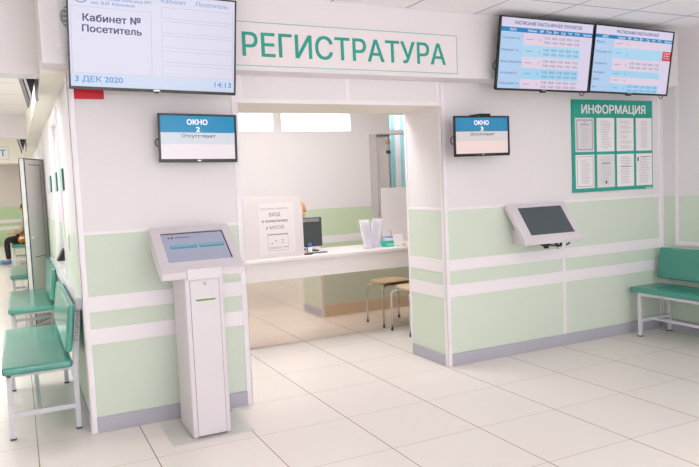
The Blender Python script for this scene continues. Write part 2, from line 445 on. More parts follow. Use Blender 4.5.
E1 = dict(lav=(226, 223, 242), sky=(211, 222, 244), line=(204, 203, 226), navy=(42, 40, 104), blue=(88, 150, 214), azure=(60, 150, 222), ring=(150, 150, 206))
SM = {k: screen_mat('screen '+k, v, .83) for k, v in E1.items()}
# big queue display
t, R, TX = disp('television', 'large queue display with date and time hanging above the white touch kiosk', 'television', -.276, -.315, 2.388, .978, .575, 9, 1.2, .045, .009, .018)
s = MB(); R(s, 0, 1, 0, .87, 0); s.slot = 1; R(s, 0, 1, .87, 1, 0); s.slot = 2
outline(R, s, .01, .475, .19, .865, .006, .004)
for c, d in ((.125, .245), (.27, .395), (.42, .55), (.58, .705), (.735, .86)): outline(R, s, .535, .99, c, d, .006, .004)
s.slot = 3
for k in range(40):                                   # round emblem
    a0, a1 = 2*PI*k/40, 2*PI*(k+1)/40; cx, cz, r0, r1 = .068, .075, .040, .047
    pa = [(cx+r*math.cos(a), cz+r*1.75*math.sin(a)) for r, a in ((r0, a0), (r1, a0), (r1, a1), (r0, a1))]
    if min(p[1] for p in pa) < 0: continue
    W_, H_ = .96, .545
    s.add([(-.48+p[0]*W_, .003-.0012, .277-p[1]*H_) for p in pa], [(0, 1, 2, 3)])
R(s, .055, .081, .05, .065); R(s, .062, .074, .03, .11)
s.slot = 4; TX(s, 'Кабинет №', .076, .410, .262, .334, .026); TX(s, 'Посетитель', .072, .415, .372, .442, .026)
s.slot = 5; TX(s, '3 ДЕК 2020', .023, .298, .89, .95, .016); TX(s, '14:13', .87, .98, .89, .95, .012)
s.slot = 6; TX(s, 'Кабинет', .535, .687, .04, .085); TX(s, 'Посетитель', .75, .955, .04, .085)
TX(s, 'Кировская', .13, .36, .035, .062, .006); TX(s, 'клиническая больница №7', .128, .475, .082, .112, .006); TX(s, 'им. В.И. Юрловой', .128, .375, .13, .16, .006)
s.build('screen', [SM[k] for k in ('lav', 'sky', 'line', 'ring', 'navy', 'azure', 'blue')], t)
MB().box((-.02, -.006, -.281), (.02, -.003, -.273)).build('logo', m_steel, t)
MB().box((-.01, -.002, -.294), (.012, .012, -.284)).build('infrared_sensor', m_black, t)
MB().box((-.15, .045, -.12), (.15, .17, .12)).build('wall_bracket', m_black, t)

# window number monitors
def monitor(label, num, cx, y, cz, w, roll, arm, armz):
    t, R, TX = disp('monitor', label, 'monitor', cx, y, cz, w, .31, 1, roll, .022, .013, .022, 'window number monitors')
    s = MB(); R(s, 0, 1, 0, .385, 0); s.slot = 1; R(s, 0, 1, .385, .655, 0); s.slot = 2; R(s, 0, 1, .655, 1, 0)
    s.slot = 3; TX(s, 'ОКНО', .35, .63, .08, .20, .03); TX(s, num, .47, .525, .25, .365, .03); s.slot = 4; TX(s, 'Отсутствует', .275, .735, .42, .50, .012)
    s.build('screen', [screen_mat('screen teal blue'+num, (20, 142, 192) if num == '2' else (50, 140, 186), .85), screen_mat('screen grey'+num, (214, 218, 228) if num == '2' else (220, 210, 210), .9), screen_mat('screen pale pink'+num, (236, 224, 230) if num == '2' else (236, 212, 208), .95)] + [screen_mat('screen white', (250, 248, 252), 1.), SM['navy']], t)
    MB().box((-.012, -.006, -.147), (.012, -.003, -.139)).build('logo', m_steel, t)
    b = MB(); b.box((-.05, .022, -.05), (.05, .05, .05)); b.box((-.025, .05, -.03), (.025, arm, .03)); 
    if armz: b.box((.03, .022, .05), (.10, .06, .175)); b.box((.03, .06, .165), (.09, arm, .178))
    b.box((-.06, arm-.012, -.08), (.06, arm, .08)); b.build('wall_arm', m_black, t)
    c = MB(); c.tube([(-w/2+.01, .03, -.06), (-w/2-.012, .03, -.045), (-w/2-.015, .03, -.02), (-w/2-.004, .03, -.005), (-w/2+.02, .04, 0)], .0035, 8)
    c.build('cable', m_black, t)
    return t
monitor('wall monitor reading window 2, above the white touch kiosk', '2', -.003, -.105, 1.839, .508, 1.1, .104, False)
monitor('wall monitor reading window 3, right of the reception opening', '3', 2.191, -.2, 1.829, .526, -.4, .199, True)

# two timetable televisions
TC = {'title': (222, 214, 238), 'head': (40, 134, 196), 'pink': (228, 212, 230), 'blue': (176, 218, 244), 'name': (180, 210, 242), 'cyan': (166, 214, 243), 'red': (214, 52, 62), 'ink': (70, 96, 140), 'tick': (120, 140, 176), 'white': (240, 246, 252)}
TS = {k: screen_mat('timetable '+k, v, .86) for k, v in TC.items()}
order = ['title', 'head', 'pink', 'blue', 'name', 'cyan', 'red']
def timetable(label, cx, y, cz, w, h, tilt, roll, title, tx, head, rows, redcell):
    t, R, TX = disp('television', label, 'television', cx, y, cz, w, h, tilt, roll, .03, .011, .016, 'timetable televisions')
    s = MB()
    def rect(k, *a, lay=0): s.slot = order.index(k); R(s, *a, lay)
    rect('title', 0, 1, 0, 1)
    rect('head', 0, 1, head[0], head[1], lay=1)
    for c, d, k, nm, times in rows:
        rect('name', 0, .24, c, d, lay=1); rect(k, .24, .875, c, d, lay=1)
    if redcell: rect('red', .885, 1.0, redcell[0], redcell[1], lay=1)
    l = s; n0 = len(order); l.slot = n0; TX(l, title, tx[0], tx[1], .04, .088, .02)
    for c, d, k, nm, times in rows:
        mid = (c+d)/2
        TX(l, nm, .02, .02+.014*len(nm), mid-.022, mid+.012)
        l.slot = n0+1
        R(l, .27, .34, mid-.004, mid+.004, 2)
        TX(l, '5', .41, .423, mid-.02, mid+.02)
        if times:
            for q in range(5):
                x = .46+q*.083
                TX(l, times[q % 2], x, x+.062, mid-.052, mid-.014, .006); TX(l, times[2+q % 2], x, x+.062, mid+.012, mid+.05, .006)
        l.slot = n0
    l.slot = n0+2
    hm = (head[0]+head[1])/2
    for a, b, q in ((.09, .16, 'ФИО'), (.28, .38, 'Кабинет'), (.41, .45, '№'), (.48, .53, 'Пн'), (.56, .61, 'Вт'), (.64, .69, 'Ср'), (.72, .77, 'Чт'), (.80, .85, 'Пт'), (.89, .99, 'Примечание')):
        TX(l, q, a, b, hm-.018, hm+.018, .006)
    if redcell:
        m = (redcell[0]+redcell[1])/2
        for q, dz in (('ПРИЕМ', -.045), ('ЗАПИСЬ', -.005), ('ПО ТЕЛ.', .035)): TX(l, q, .90, .985, m+dz-.012, m+dz+.012)
    l.build('screen', [TS[k] for k in order + ['ink', 'tick', 'white']], t)
    MB().box((-.02, -.006, -h/2+.004), (.02, -.003, -h/2+.012)).build('logo', m_steel, t)
    MB().box((-.025, 0, -h/2-.010), (.025, .02, -h/2)).build('infrared_sensor', m_black, t)
    b = MB(); b.box((-.2, .03, -.12), (.2, .075, .12)); b.box((-.2, .075, -.1), (-.16, .13, .15)); b.box((.16, .075, -.1), (.2, .13, .15))
    b.build('wall_bracket', m_black, t)
    c = MB(); x = w/2-.06
    c.tube([(x, .03, -h/2+.02), (x-.004, .03, -h/2-.006), (x+.012, .03, -h/2-.024), (x+.034, .03, -h/2-.022), (x+.045, .03, -h/2-.004), (x+.045, .03, -h/2+.02)], .0035, 8)
    c.build('cable', m_black, t); c = MB()
    x = -w/2
    c.tube([(x+.01, .03, -.06), (x-.014, .03, -.075), (x-.016, .03, -.11), (x+.006, .03, -.125)], .0035, 8)
    c.build('cable', m_black, t)
tm = ['13:00', '08:00', '19:00', '14:00']
timetable('left timetable screen headed for therapists, hung below the tiled ceiling', 2.734, -.335, 2.441, +.953, .55, 8.8, .3, 'РАСПИСАНИЕ РАБОТЫ ВРАЧЕЙ ТЕРАПЕВТОВ', (.14, .87), (.13, .195),
          [(.20, .37, 'pink', 'Соколова О.А.', tm), (.37, .54, 'blue', 'Марченко Т.А.', tm), (.54, .70, 'pink', 'Мирошникова И.А.', tm), (.70, .86, 'cyan', 'Антонова И.А.', tm), (.86, 1., 'pink', 'Проскурина Т.А.', tm)], None)
timetable('right timetable screen with a red cell, hung above the green information board', 3.686, -.335, 2.435, .932, .55, 8.4, .8, 'РАСПИСАНИЕ РАБОТЫ ВРАЧЕЙ', (.26, .80), (.125, .18),
          [(.185, .30, 'pink', 'Иванова', None), (.31, .475, 'blue', 'Степанова Т.А.', None), (.48, .66, 'pink', 'Калинина Ю.', tm), (.66, .76, 'cyan', 'Николаева', None), (.76, .865, 'pink', 'Орлов', None), (.87, 1., 'cyan', 'Ким', tm)], (.31, .46))

# ------------------------------------------------------------------ the registry sign on the bulkhead
t = thing('registry_sign', 'long white sign with teal letters reading Registry over the reception opening', 'sign', (0, -.2, 0))
MB().box((.19, -.006, 2.296), (1.972, 0, 2.58)).build('sign_panel', m_signpanel, t)
f = MB(); tk = .0045
for lo, hi in (((.19, -.0075, 2.296), (1.972, -.006, 2.296+tk)), ((.19, -.0075, 2.58-tk), (1.972, -.006, 2.58)), ((1.972-tk, -.0075, 2.296), (1.972, -.006, 2.58)), ((.19, -.0075, 2.296), (.19+tk, -.006, 2.58))): f.box(lo, hi)
tag(f.build('border_line', m_signline, t), 'thin teal border line')
s = MB(); put_text(s, 'РЕГИСТРАТУРА', .290, 1.868, 2.360, 2.513, bold=.014, y=-.008)
s.build('lettering', m_signgreen, t)

# red plate below the big display
o = MB().box((-.728, -.012, 2.092), (-.555, 0, 2.16)).build('red_plate', m_red, bevel=.002)
tag(o, 'red rectangular plate on the white wall below the large queue display', 'sign')
# round vent at the bulkhead end
t = thing('round_vent', 'round grey vent half hidden behind the large queue display', 'vent', (-.725, -.2, 2.532))
MB().box((-.075, -.012, -.17), (.12, 0, .2)).build('mounting_plate', m_white, t, .003)
tag(MB().cyl((0, -.03, 0), .066, .018, 'y', 32).build('grille', mat('grey green grille', (150, 160, 150), .6), t), 'grey grille disc')
b = MB()
for z in (-.04, -.013, .013, .04): b.box((-.052, -.034, z-.003), (.052, -.03, z+.003))
b.box((-.003, -.034, -.06), (.003, -.03, .06)); b.build('grille_bars', m_white, t)

# ------------------------------------------------------------------ information board and its sheets
t = thing('information_board', 'teal board headed Information with eight sheets, on the wall beneath the right screen', 'notice board', (.008, -.001, 0))
MB().box((3.293, -.02, 1.340), (4.286, 0, 2.153)).build('board', m_board, t, .003)
s = MB(); put_text(s, 'ИНФОРМАЦИЯ', 3.398, 4.193, 2.032, 2.108, bold=.02, y=-.0205)
s.build('lettering', mat('white letters', (240, 236, 240), .5), t)
MB().quad_xz(4.19, 4.27, 1.347, 1.353, -.0206).build('maker_strip', m_paper, t)
cols = [(3.319, 3.540), (3.575, 3.789), (3.820, 4.033), (4.066, 4.270)]
rowz = [(1.695, 1.993), (1.374, 1.669)]
desc = [['sheet with a wide grey border, top left on the teal board', 'plain pale sheet, second in the top row of the teal board', 'sheet with widely spaced headings, third in the top row of the teal board', 'sheet with one narrow centred column, top right on the teal board'],
        ['sheet with a thin grey border, bottom left on the teal board', 'grey printed sheet with a dark seal near its foot, second in the bottom row', 'sheet with one bold line across its middle, third in the bottom row', 'sheet with a small dark mark in its corner, bottom right on the teal board']]
rnd = random.Random(3)
for r in range(2):
    for c in range(4):
        (a, b), (z0, z1) = cols[c], rowz[r]; w = b-a; h = z1-z0
        p = MB(); p.box((0, -.003, 0), (w, 0, h)); p.slot = 1; y = -.0035
        m = .03
        if c == 0:
            k = .012 if r == 0 else .006; i0 = .014
            p.quad_xz(i0, w-i0, i0, i0+k, y); p.quad_xz(i0, w-i0, h-i0-k, h-i0, y); p.quad_xz(i0, i0+k, i0, h-i0, y); p.quad_xz(w-i0-k, w-i0, i0, h-i0, y); m = .045
        n = 17
        p.slot = 2
        for q in range(n):
            z = h-m-(h-2*m)*q/(n-1)
            if (r, c) == (0, 2) and q % 3 == 2: continue
            la = m+rnd.uniform(0, .03); lb = w-m-rnd.uniform(0, .05)
            if (r, c) == (0, 3): la, lb = w*.3, w*.7
            p.quad_xz(la, lb, z-.0028, z+.0028, y)
        p.slot = 3
        if (r, c) == (1, 1): p.ell((w*.5, y, .045), (.012, .0008, .014), 12, 6); p.quad_xz(w*.25, w*.75, h*.72, h*.74, y-.0003)
        if (r, c) == (1, 2): p.quad_xz(w*.15, w*.85, h*.605, h*.62, y-.0003)
        if (r, c) == (1, 3): p.quad_xz(.012, .03, h-.07, h-.035, y-.0003); p.quad_xz(w*.3, w*.9, h-.035, h-.03, y-.0003)
        if (r, c) == (0, 0): p.quad_xz(w*.28, w*.72, h*.80, h*.815, y-.0003); p.quad_xz(w*.45, w*.55, h*.87, h*.885, y-.0003)
        pap = m_paper if (r, c) not in ((0, 0), (1, 1)) else mat('greyish paper', (222, 219, 223), .7)
        tag(p.build('document', [pap, m_papergrey, m_printline, m_printdark], loc=(a+.008, -.0212, z0)), desc[r][c], 'document', 'sheets on the information board')

# ------------------------------------------------------------------ free-standing touch kiosk
KX, KY = -.1165, -.29
t = thing('touch_kiosk', 'white free standing touch screen kiosk on a grey floor plate by the left pillar', 'kiosk', (KX, KY, 0))
tag(MB().box((-.243, -.226, 0), (.258, .19, .006)).build('base_plate', m_plate, t, .002), 'grey flat floor plate')
MB().box((-.1135, -.186, .006), (.122, .17, 1.02)).build('column', m_kiosk, t, .014, 4)
MB().box((-.082, -.1885, .02), (.092, -.184, .965)).build('column_door', m_kiosk, t, .0015)
s = MB()
for x in (-.0845, .092): s.box((x, -.1872, .012), (x+.0022, -.185, .967))
s.box((-.0845, -.1872, .010), (.0942, -.185, .018)); s.build('door_gap', m_seam, t)
l = t
MB().cyl((.006, -.194, .945), .010, .006, 'y', 20).build('lock', m_steel, t)
s = MB().box((-.052, -.1905, .842), (.066, -.1882, .852)); tag(s.build('ticket_slot', mat('green slot', (96, 158, 50), .5), t), 'green slot')
# head: wedge seen from the side
def head_profile(A, B, lip, back):  # A top rear, B front edge (local y,z)
    return [A, B, (B[0]+.006, B[1]-lip), (B[0]+.06, B[1]-lip-.004), (A[0]+.03, A[1]-.10), (A[0]+.03, A[1]-.012)]
A = (.17, 1.275); B = (-.190, 1.019)
MB().prism(head_profile(A, B, .038, 0), 'x', -.242, .263).build('head', m_kiosk, t, .007, 3)
dv = Vector((0, B[0]-A[0], B[1]-A[1])); ln = dv.length; dv.normalize(); nv = Vector((0, dv.z, -dv.y)); 
if nv.z < 0: nv = -nv
def on_face(x, q, o=0.): return Vector((x, A[0], A[1])) + dv*q + nv*o
def face_rect(mb, x0, x1, q0, q1, o): return mb.add([on_face(x0, q1, o), on_face(x1, q1, o), on_face(x1, q0, o), on_face(x0, q0, o)], [(0, 1, 2, 3)])
def face_box(mb, x0, x1, q0, q1, o0, o1):
    vs = [on_face(x, q, o) for o in (o0, o1) for x, q in ((x0, q0), (x1, q0), (x1, q1), (x0, q1))]
    return mb.add(vs, [(3,2,1,0),(4,5,6,7),(0,1,5,4),(1,2,6,5),(2,3,7,6),(3,0,4,7)])
q0 = (A[1]-1.238)/(A[1]-B[1])*ln; q1 = (A[1]-1.074)/(A[1]-B[1])*ln; x0, x1 = -.183, .212
f = MB(); o = .007
face_box(f, -.240, x0, .004, ln-.004, 0, o); face_box(f, x1, .261, .004, ln-.004, 0, o); face_box(f, x0, x1, .004, q0, 0, o); face_box(f, x0, x1, q1, ln-.004, 0, o)
f.build('bezel', m_kiosk, t)
g = MB(); face_rect(g, x0, x1, q0, q1, .0008); g.build('edge_line', m_black, t)  # black sheet bared at top and right, imitating shadow in the screen recess
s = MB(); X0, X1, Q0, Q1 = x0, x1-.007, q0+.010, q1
fr = lambda mb, a, b, c, d, lay: face_rect(mb, X0+a*(X1-X0), X0+b*(X1-X0), Q0+c*(Q1-Q0), Q0+d*(Q1-Q0), .0012+.0005*lay)
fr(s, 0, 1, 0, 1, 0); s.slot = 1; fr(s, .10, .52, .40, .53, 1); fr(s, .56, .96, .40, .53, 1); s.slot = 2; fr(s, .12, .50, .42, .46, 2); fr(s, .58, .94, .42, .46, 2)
s.slot = 3; fr(s, .10, .13, .10, .17, 1); fr(s, .15, .19, .10, .17, 1); fr(s, .22, .46, .12, .15, 1)
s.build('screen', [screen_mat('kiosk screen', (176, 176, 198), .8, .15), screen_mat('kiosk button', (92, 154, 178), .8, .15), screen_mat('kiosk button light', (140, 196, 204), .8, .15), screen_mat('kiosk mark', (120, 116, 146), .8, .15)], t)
MB().box((-.098, -.203, .972), (.114, -.10, 1.040)).build('printer_lip', m_kiosk, t, .005, 3)

# ------------------------------------------------------------------ wall-mounted terminal
t = thing('wall_terminal', 'white wall mounted touch terminal with a dark screen on the green wall', 'terminal', (2.843, 0, 0))
A = (-.045, 1.273); B = (-.275, .968)
MB().prism([A, B, (B[0]+.005, B[1]-.020), (B[0]+.018, B[1]-.022), (-.018, 1.236), (-.018, 1.268)], 'x', -.311, .311).build('head', m_kiosk, t, .006, 3)
dv = Vector((0, B[0]-A[0], B[1]-A[1])); ln = dv.length; dv.normalize(); nv = Vector((0, dv.z, -dv.y)); nv = nv if nv.y < 0 else -nv
q0 = (A[1]-1.240)/(A[1]-B[1])*ln; q1 = (A[1]-1.021)/(A[1]-B[1])*ln; x0, x1 = -.22, .25
f = MB(); o = .006
face_box(f, -.309, x0, .003, ln-.003, 0, o); face_box(f, x1, .309, .003, ln-.003, 0, o); face_box(f, x0, x1, .003, q0, 0, o); face_box(f, x0, x1, q1, ln-.003, 0, o)
f.build('bezel', m_kiosk, t)
s = MB(); face_rect(s, x0, x1, q0, q1, .001)
s.build('screen', mat('dark glass', (72, 84, 88), .08, spec=.6), t)
s = MB(); s.prism([(-.175, 1.05), (-.02, 1.23), (0, 1.23), (0, 1.05)], 'x', -.12, .12); s.build('wall_bracket', m_kiosk, t, .003)
MB().prism([(-.14, .945), (0, .935), (0, 1.06), (-.10, 1.06)], 'x', -.212, -.196).build('bracket_plate', m_kiosk, t)
c = MB()
c.tube([(-0.135, -.20, 0.967), (-0.095, -.215, 0.942), (-0.055, -.22, 0.927), (-0.015, -.215, 0.937), (0.015, -.20, 0.957)], .012, 8)
c.tube([(-0.085, -.20, 0.967), (-0.065, -.22, 0.912), (-0.035, -.22, 0.910), (-0.015, -.20, 0.942)], .010, 8)
c.build('cable', m_black, t); c = MB()
c.tube([(0.045, -.21, 0.957), (0.075, -.22, 0.917), (0.105, -.22, 0.917), (0.115, -.215, 0.947), (0.165, -.205, 0.967)], .012, 8)
c.tube([(0.165, -.21, 0.962), (0.200, -.22, 0.952), (0.205, -.215, 0.927), (0.180, -.21, 0.917)], .007, 8)
c.tube([(-0.015, -.215, 0.930), (0.035, -.22, 0.924), (0.085, -.215, 0.912)], .007, 8)
c.build('cable', m_black, t)
MB().box((.085, -.215, .885), (.115, -.19, .95)).build('plug', m_kiosk, t, .004)

# ------------------------------------------------------------------ waiting benches
def bench(label, x, y, L=1.38, group='teal waiting benches'):
    """back at local x = 0, seat runs along local +y"""
    t = thing('bench', label, 'bench', (x, y, 0), group=group)
    s = MB(); s.box((-.428, 0, .424), (-.028, L, .474)); s.build('seat', m_teal, t, .018, 4)
    b = MB(); b.prism([(-.067, .52), (-.030, .82), (.012, .82), (-.025, .52)], 'y', 0, L); b.build('backrest', m_teal, t, .016, 4)
    for yy in (.075, L-.105):
        fl = MB().box((-.408, yy, 0), (-.378, yy+.03, .42)).build('leg', m_frame, t, .003)
        r = MB(); r.prism([(-.025, 0), (.005, 0), (.008, .40), (.050, .81), (.014, .81), (-.024, .42)], 'y', yy, yy+.03); leg = r.build('leg', m_frame, t, .003)
        MB().box((-.378, yy+.004, .140), (-.02, yy+.026, .170)).build('stretcher', m_frame, t)
        MB().box((-.411, yy-.001, 0), (-.375, yy+.031, .012)).build('foot_cap', m_dgrey, fl); MB().box((-.028, yy-.001, 0), (.008, yy+.031, .012)).build('foot_cap', m_dgrey, leg)
    r = MB(); r.box((-.405, .105, .396), (-.378, L-.105, .424)); r.box((-.045, .105, .396), (-.02, L-.105, .424)); r.box((-.405, .075, .396), (-.02, .105, .424)); r.box((-.405, L-.105, .396), (-.02, L-.075, .424))
    r.build('seat_frame', m_frame, t, .002)
    MB().box((-.245, .1, .142), (-.215, L-.1, .168)).build('lower_rail', m_frame, t, .002)
    return t
b1 = bench('nearest teal bench against the left corridor wall, its seat nearest the viewer', -.815, .07)
# stencilled lettering on the near end post of the nearest bench
vs, fs = text_geo('СТАЦИОНАР', 0, .20, 0, .020, bold=.01)
l = MB(); l.add([(-.010+(.145+v[0])*.115-(v[2]-.010), .0742, .575+v[0]) for v in vs], fs)
tag(l.build('stencil', m_printdark, b1), 'dark lettering on the end post')
bench('second teal bench along the left corridor wall, in front of the open door', -.80, 2.5)
bench('third teal bench along the left corridor wall, half hidden by the open door', -.80, 5.55)
bench('farthest teal bench down the corridor, with a person seated on it', -.80, 11.9)
rb = bench('teal bench on the right, against the green wall in the corner', 4.335, -1.45); rb.scale = (1, 1, .955)

# ------------------------------------------------------------------ corridor fittings
def side_tv(label, y, z):
    t = thing('television', label, 'television', (-.9, y, z), group='corridor televisions')
    M = lambda pts: pts
    # seen edge-on: panel leans out from the wall, screen towards -x
    s = MB(); s.prism([(-.118, .02), (-.104, .02), (-.044, -.225), (-.058, -.23)], 'y', -.25, .25); s.build('back_shell', m_kiosk, t, .003)
    s = MB(); s.prism([(-.125, .022), (-.118, .022), (-.058, -.233), (-.065, -.233)], 'y', -.24, .24); s.build('screen', m_black, t)
    s = MB(); s.prism([(-.104, .02), (-.02, .02), (-.02, -.10), (-.046, -.215)], 'y', -.2, .2); s.build('bracket', m_black, t)
    s = MB(); s.box((-.018, -.05, -.22), (0, .05, .03)); s.build('wall_plate', m_kiosk, t)
    return t
side_tv('nearer corridor television seen edge-on, just below the first ceiling beam', .75, 2.385)
side_tv('farther corridor television seen edge-on, above the open white door', 6.2, 2.37)
for i, (y, l) in enumerate(((.95, 'nearest teal window plate on the corridor wall'), (1.8, 'middle teal window plate on the corridor wall'), (2.8, 'farthest teal window plate on the corridor wall'))):
    t = thing('number_plate', l + (' above the service window' if i == 1 else ' beside the service window' if i == 0 else ' before the open door'), 'sign', (XL, y, 1.545), group='teal window plates')
    MB().box((-.014, 0, 0), (0, .30, .165)).build('plate', mat('teal plate', (128, 194, 180), .3), t, .003)
    MB().box((-.014, -.004, .004), (-.0, 0, .161)).build('edge_strip', m_gasket, t)
t = thing('light_switch', 'small white light switch on the green corridor wall behind the nearest bench', 'light switch', (XL, .85, 1.1))
MB().box((-.008, 0, 0), (0, .09, .12)).build('plate', m_trim, t, .002)
MB().box((-.012, .025, .03), (-.008, .065, .09)).build('rocker', m_trim, t, .002)
t = thing('card_terminal', 'black device standing in the corridor service window behind the benches', 'terminal', (-.77, 2.30, .85))
MB().prism([(-.02, .06), (.07, .06), (.07, .15), (.04, .175)], 'y', -.06, .10).build('body', m_black, t, .005)
MB().box((.0, -.04, -.01), (.06, .08, .06)).build('foot', m_trim, t)

# white door standing open across the corridor
t = thing('door_1', None, None, (-.72, 5.0, 0)); t['kind'] = 'structure'
ang = math.radians(90+0)
hx, hy = -.785, 4.60; fx, fy = -1.0, 4.15   # hinge and free edge
t.location = (hx, hy, 0); t.rotation_euler = (0, 0, math.atan2(fy-hy, fx-hx)); LW = .50
d = MB(); d.box((0, -.03, .02), (LW, .03, 1.95)); d.build('door_leaf', m_pvc, t, .004)
g = MB()
for yy in (-.0315, .0315):
    s = -1 if yy < 0 else 1; a, b = sorted((yy, yy-s*.002))
    for lo, hi in (((.0, 1.942), (LW, 1.95)), ((LW-.012, .02), (LW, 1.95)), ((0, .02), (.012, 1.95)), ((.10, 1.88), (LW-.1, 1.887)), ((.10, .02), (.106, 1.88)), ((.10, .80), (LW-.1, .807))):
        g.box((lo[0], a, lo[1]), (hi[0], b, hi[1]))
g.box((LW, -.0315, .02), (LW+.004, -.024, 1.95)); g.box((LW, .024, .02), (LW+.004, .0315, 1.95)); g.box((0, -.03, 1.95), (LW, .03, 1.956))
g.build('edge_line', m_gasket, t)
for s in (-1, 1):
    MB().box((LW-.1, s*.075-.008 if s > 0 else -.083, 1.03), (LW-.04+.06, s*.075+.008 if s > 0 else -.067, 1.05)).build('door_handle', m_pvc, t, .003)
    MB().box((LW-.085, min(s*.03, s*.075), 1.03), (LW-.065, max(s*.03, s*.075), 1.05)).build('handle_stem', m_pvc, t)

# room sign on the far beam
t = thing('room_sign', 'white corridor sign with teal letters on the far ceiling beam', 'sign', (0, 8.4, 0))
MB().box((-2.2, -.01, 2.165), (-1.135, 0, 2.375)).build('sign_panel', m_signpanel, t)
f = MB()
for lo, hi in (((-2.2, 2.165), (-1.135, 2.171)), ((-2.2, 2.369), (-1.135, 2.375)), ((-1.141, 2.165), (-1.135, 2.375))): f.box((lo[0], -.0115, lo[1]), (hi[0], -.01, hi[1]))
f.build('border_line', m_signline, t)
s = MB(); put_text(s, 'КАБИНЕТ', -1.92, -1.18, 2.215, 2.325, bold=.02, y=-.012); s.build('lettering', m_signgreen, t)

# ------------------------------------------------------------------ reception counter
t = thing('reception_counter', 'white reception counter with a mirrored lower front inside the opening', 'counter', (0, D, 0))
MB().box((-.54, -.04, .80), (3.6, .62, .83)).build('countertop', m_counter, t, .003)
MB().box((-.54, -.025, .628), (3.6, 0, .80)).build('apron', m_counter, t)
tag(MB().box((-.54, 0, .004), (3.6, .018, .628)).build('mirror_panel', m_mirror, t), 'mirror-like lower front panel')
MB().box((-.54, .30, 0), (3.6, .33, .80)).build('rear_panel', m_counter, t)

# screens on the counter
def scr_poly(x0, x1, z0, z1, r, n=10):
    return [(x0, z0), (x1, z0)] + [(x1-r+r*math.cos(PI/2*k/n), z1-r+r*math.sin(PI/2*k/n)) for k in range(n+1)] + [(x0, z1)]
t = thing('counter_screen', 'white counter screen with a rounded corner and a notice on it', 'screen', (0, D+.06, .83))
MB().prism([(a, b-.83) for a, b in scr_poly(.40, 1.385, .83, 1.417, .14)], 'y', 0, .012).build('panel', m_screenpanel, t, .001)
for xa in (.6, 1.1): MB().box((xa, -.015, 0), (xa+.15, .03, .004)).build('foot', m_counter, t)
t = thing('counter_screen', 'plain white counter screen at the right end of the counter', 'screen', (0, 2.08, .83))
MB().box((2.535, 0, 0), (3.2, .012, .61)).build('panel', m_counter, t, .001)
mb = MB(); mb.box((2.6, -.02, 0), (2.75, .03, .004)); mb.build('foot', m_counter, t)
# notice sheet
t = thing('notice', 'printed notice about wearing a mask, fixed to the rounded counter screen', 'notice', (0, D+.0575, 0))
s = MB(); s.box((.935, 0, .87), (1.30, .0025, 1.352)); y = -.0006; s.slot = 1
put_text(s, 'Уважаемые пациенты!', .955, 1.235, 1.292, 1.312, y=y)
s.slot = 2
put_text(s, 'ВХОД', 1.045, 1.155, 1.228, 1.262, bold=.01, y=y); put_text(s, 'в поликлинику', .97, 1.23, 1.172, 1.200, bold=.02, y=y); put_text(s, 'в МАСКЕ', 1.01, 1.19, 1.105, 1.140, bold=.0, y=y)
s.slot = 1
x0, x1, z0, z1 = 1.02, 1.225, .90, 1.06
s.quad_xz(x0, x1, z0, z0+.003, y); s.quad_xz(x0, x1, z1-.012, z1, y); s.quad_xz(x0, x0+.003, z0, z1, y); s.quad_xz(x1-.003, x1, z0, z1, y)
s.quad_xz(x0+.01, x1-.06, z0+.02, z0+.024, y); s.quad_xz(x0+.01, x1-.06, z0+.03, z0+.034, y); s.quad_xz(x1-.05, x1-.008, z0+.026, z0+.034, y)
for a, b in ((.04, .07), (.08, .095), (.15, .1), (.15, .075)): s.quad_xz(x0+a-.012, x0+a+.012, z0+b-.002, z0+b+.002, y); s.quad_xz(x0+a-.003, x0+a+.003, z0+b-.012, z0+b+.01, y)
s.build('sheet', [m_sheet, mat('notice grey', (150, 146, 150), .8), mat('grey green ink', (84, 98, 94), .8)], t)

# computer monitor (back towards the hall) and clutter
t = thing('computer_monitor', 'dark computer monitor standing on the counter beside the rounded screen', 'monitor', (1.60, 1.93, .83), (0, 0, math.radians(-4)))
MB().box((-.21, 0, .045), (.13, .03, .345)).build('back_shell', m_dgrey, t, .006)
MB().box((-.205, -.012, .30), (.10, 0, .335)).build('top_ridge', mat('grey plastic', (128, 132, 134), .5), t, .004)
MB().box((-.07, .002, .012), (.0, .02, .06)).build('stand', m_black, t)
MB().box((-.14, -.06, 0), (.07, .10, .012)).build('foot', m_black, t, .003)
MB().box((-.19, .0301, .06), (.11, .032, .33)).build('screen', m_black, t)
t = thing('bottle', 'small white bottle with a blue cap in front of the dark monitor', 'bottle', (1.535, 1.80, .83))
MB().cyl((0, 0, 0), .022, .055, n=20).build('body', m_paper, t); MB().cyl((0, 0, .055), .018, .04, n=20).build('cap', mat('blue cap', (48, 104, 190), .4), t)
t = thing('card_reader', 'small pale desk box by the foot of the dark monitor', 'box', (1.47, 1.82, .83))
MB().box((-.04, -.03, 0), (.03, .03, .055)).build('body', mat('pale grey box', (190, 192, 190), .5), t, .004)
MB().box((-.03, -.031, .03), (.02, -.03, .045)).build('label_strip', m_dgrey, t)
for i, (x, y, w, l, cc) in enumerate(((1.45, 1.72, .10, 'orange notepad lying by the monitor foot on the counter', (226, 150, 84)), (1.56, 1.70, .22, 'thin dark green folder lying on the counter before the monitor', (54, 78, 68)), (1.43, 1.63, .09, 'short black folder lying nearest the counter front', (36, 40, 40)))):
    tag(MB().box((-w/2, -.035, 0), (w/2, .035, .008)).build(['notepad', 'folder', 'folder'][i], mat('stationery %d' % i, cc, .5), bevel=.001, loc=(x, y, .83)), l, 'stationery')

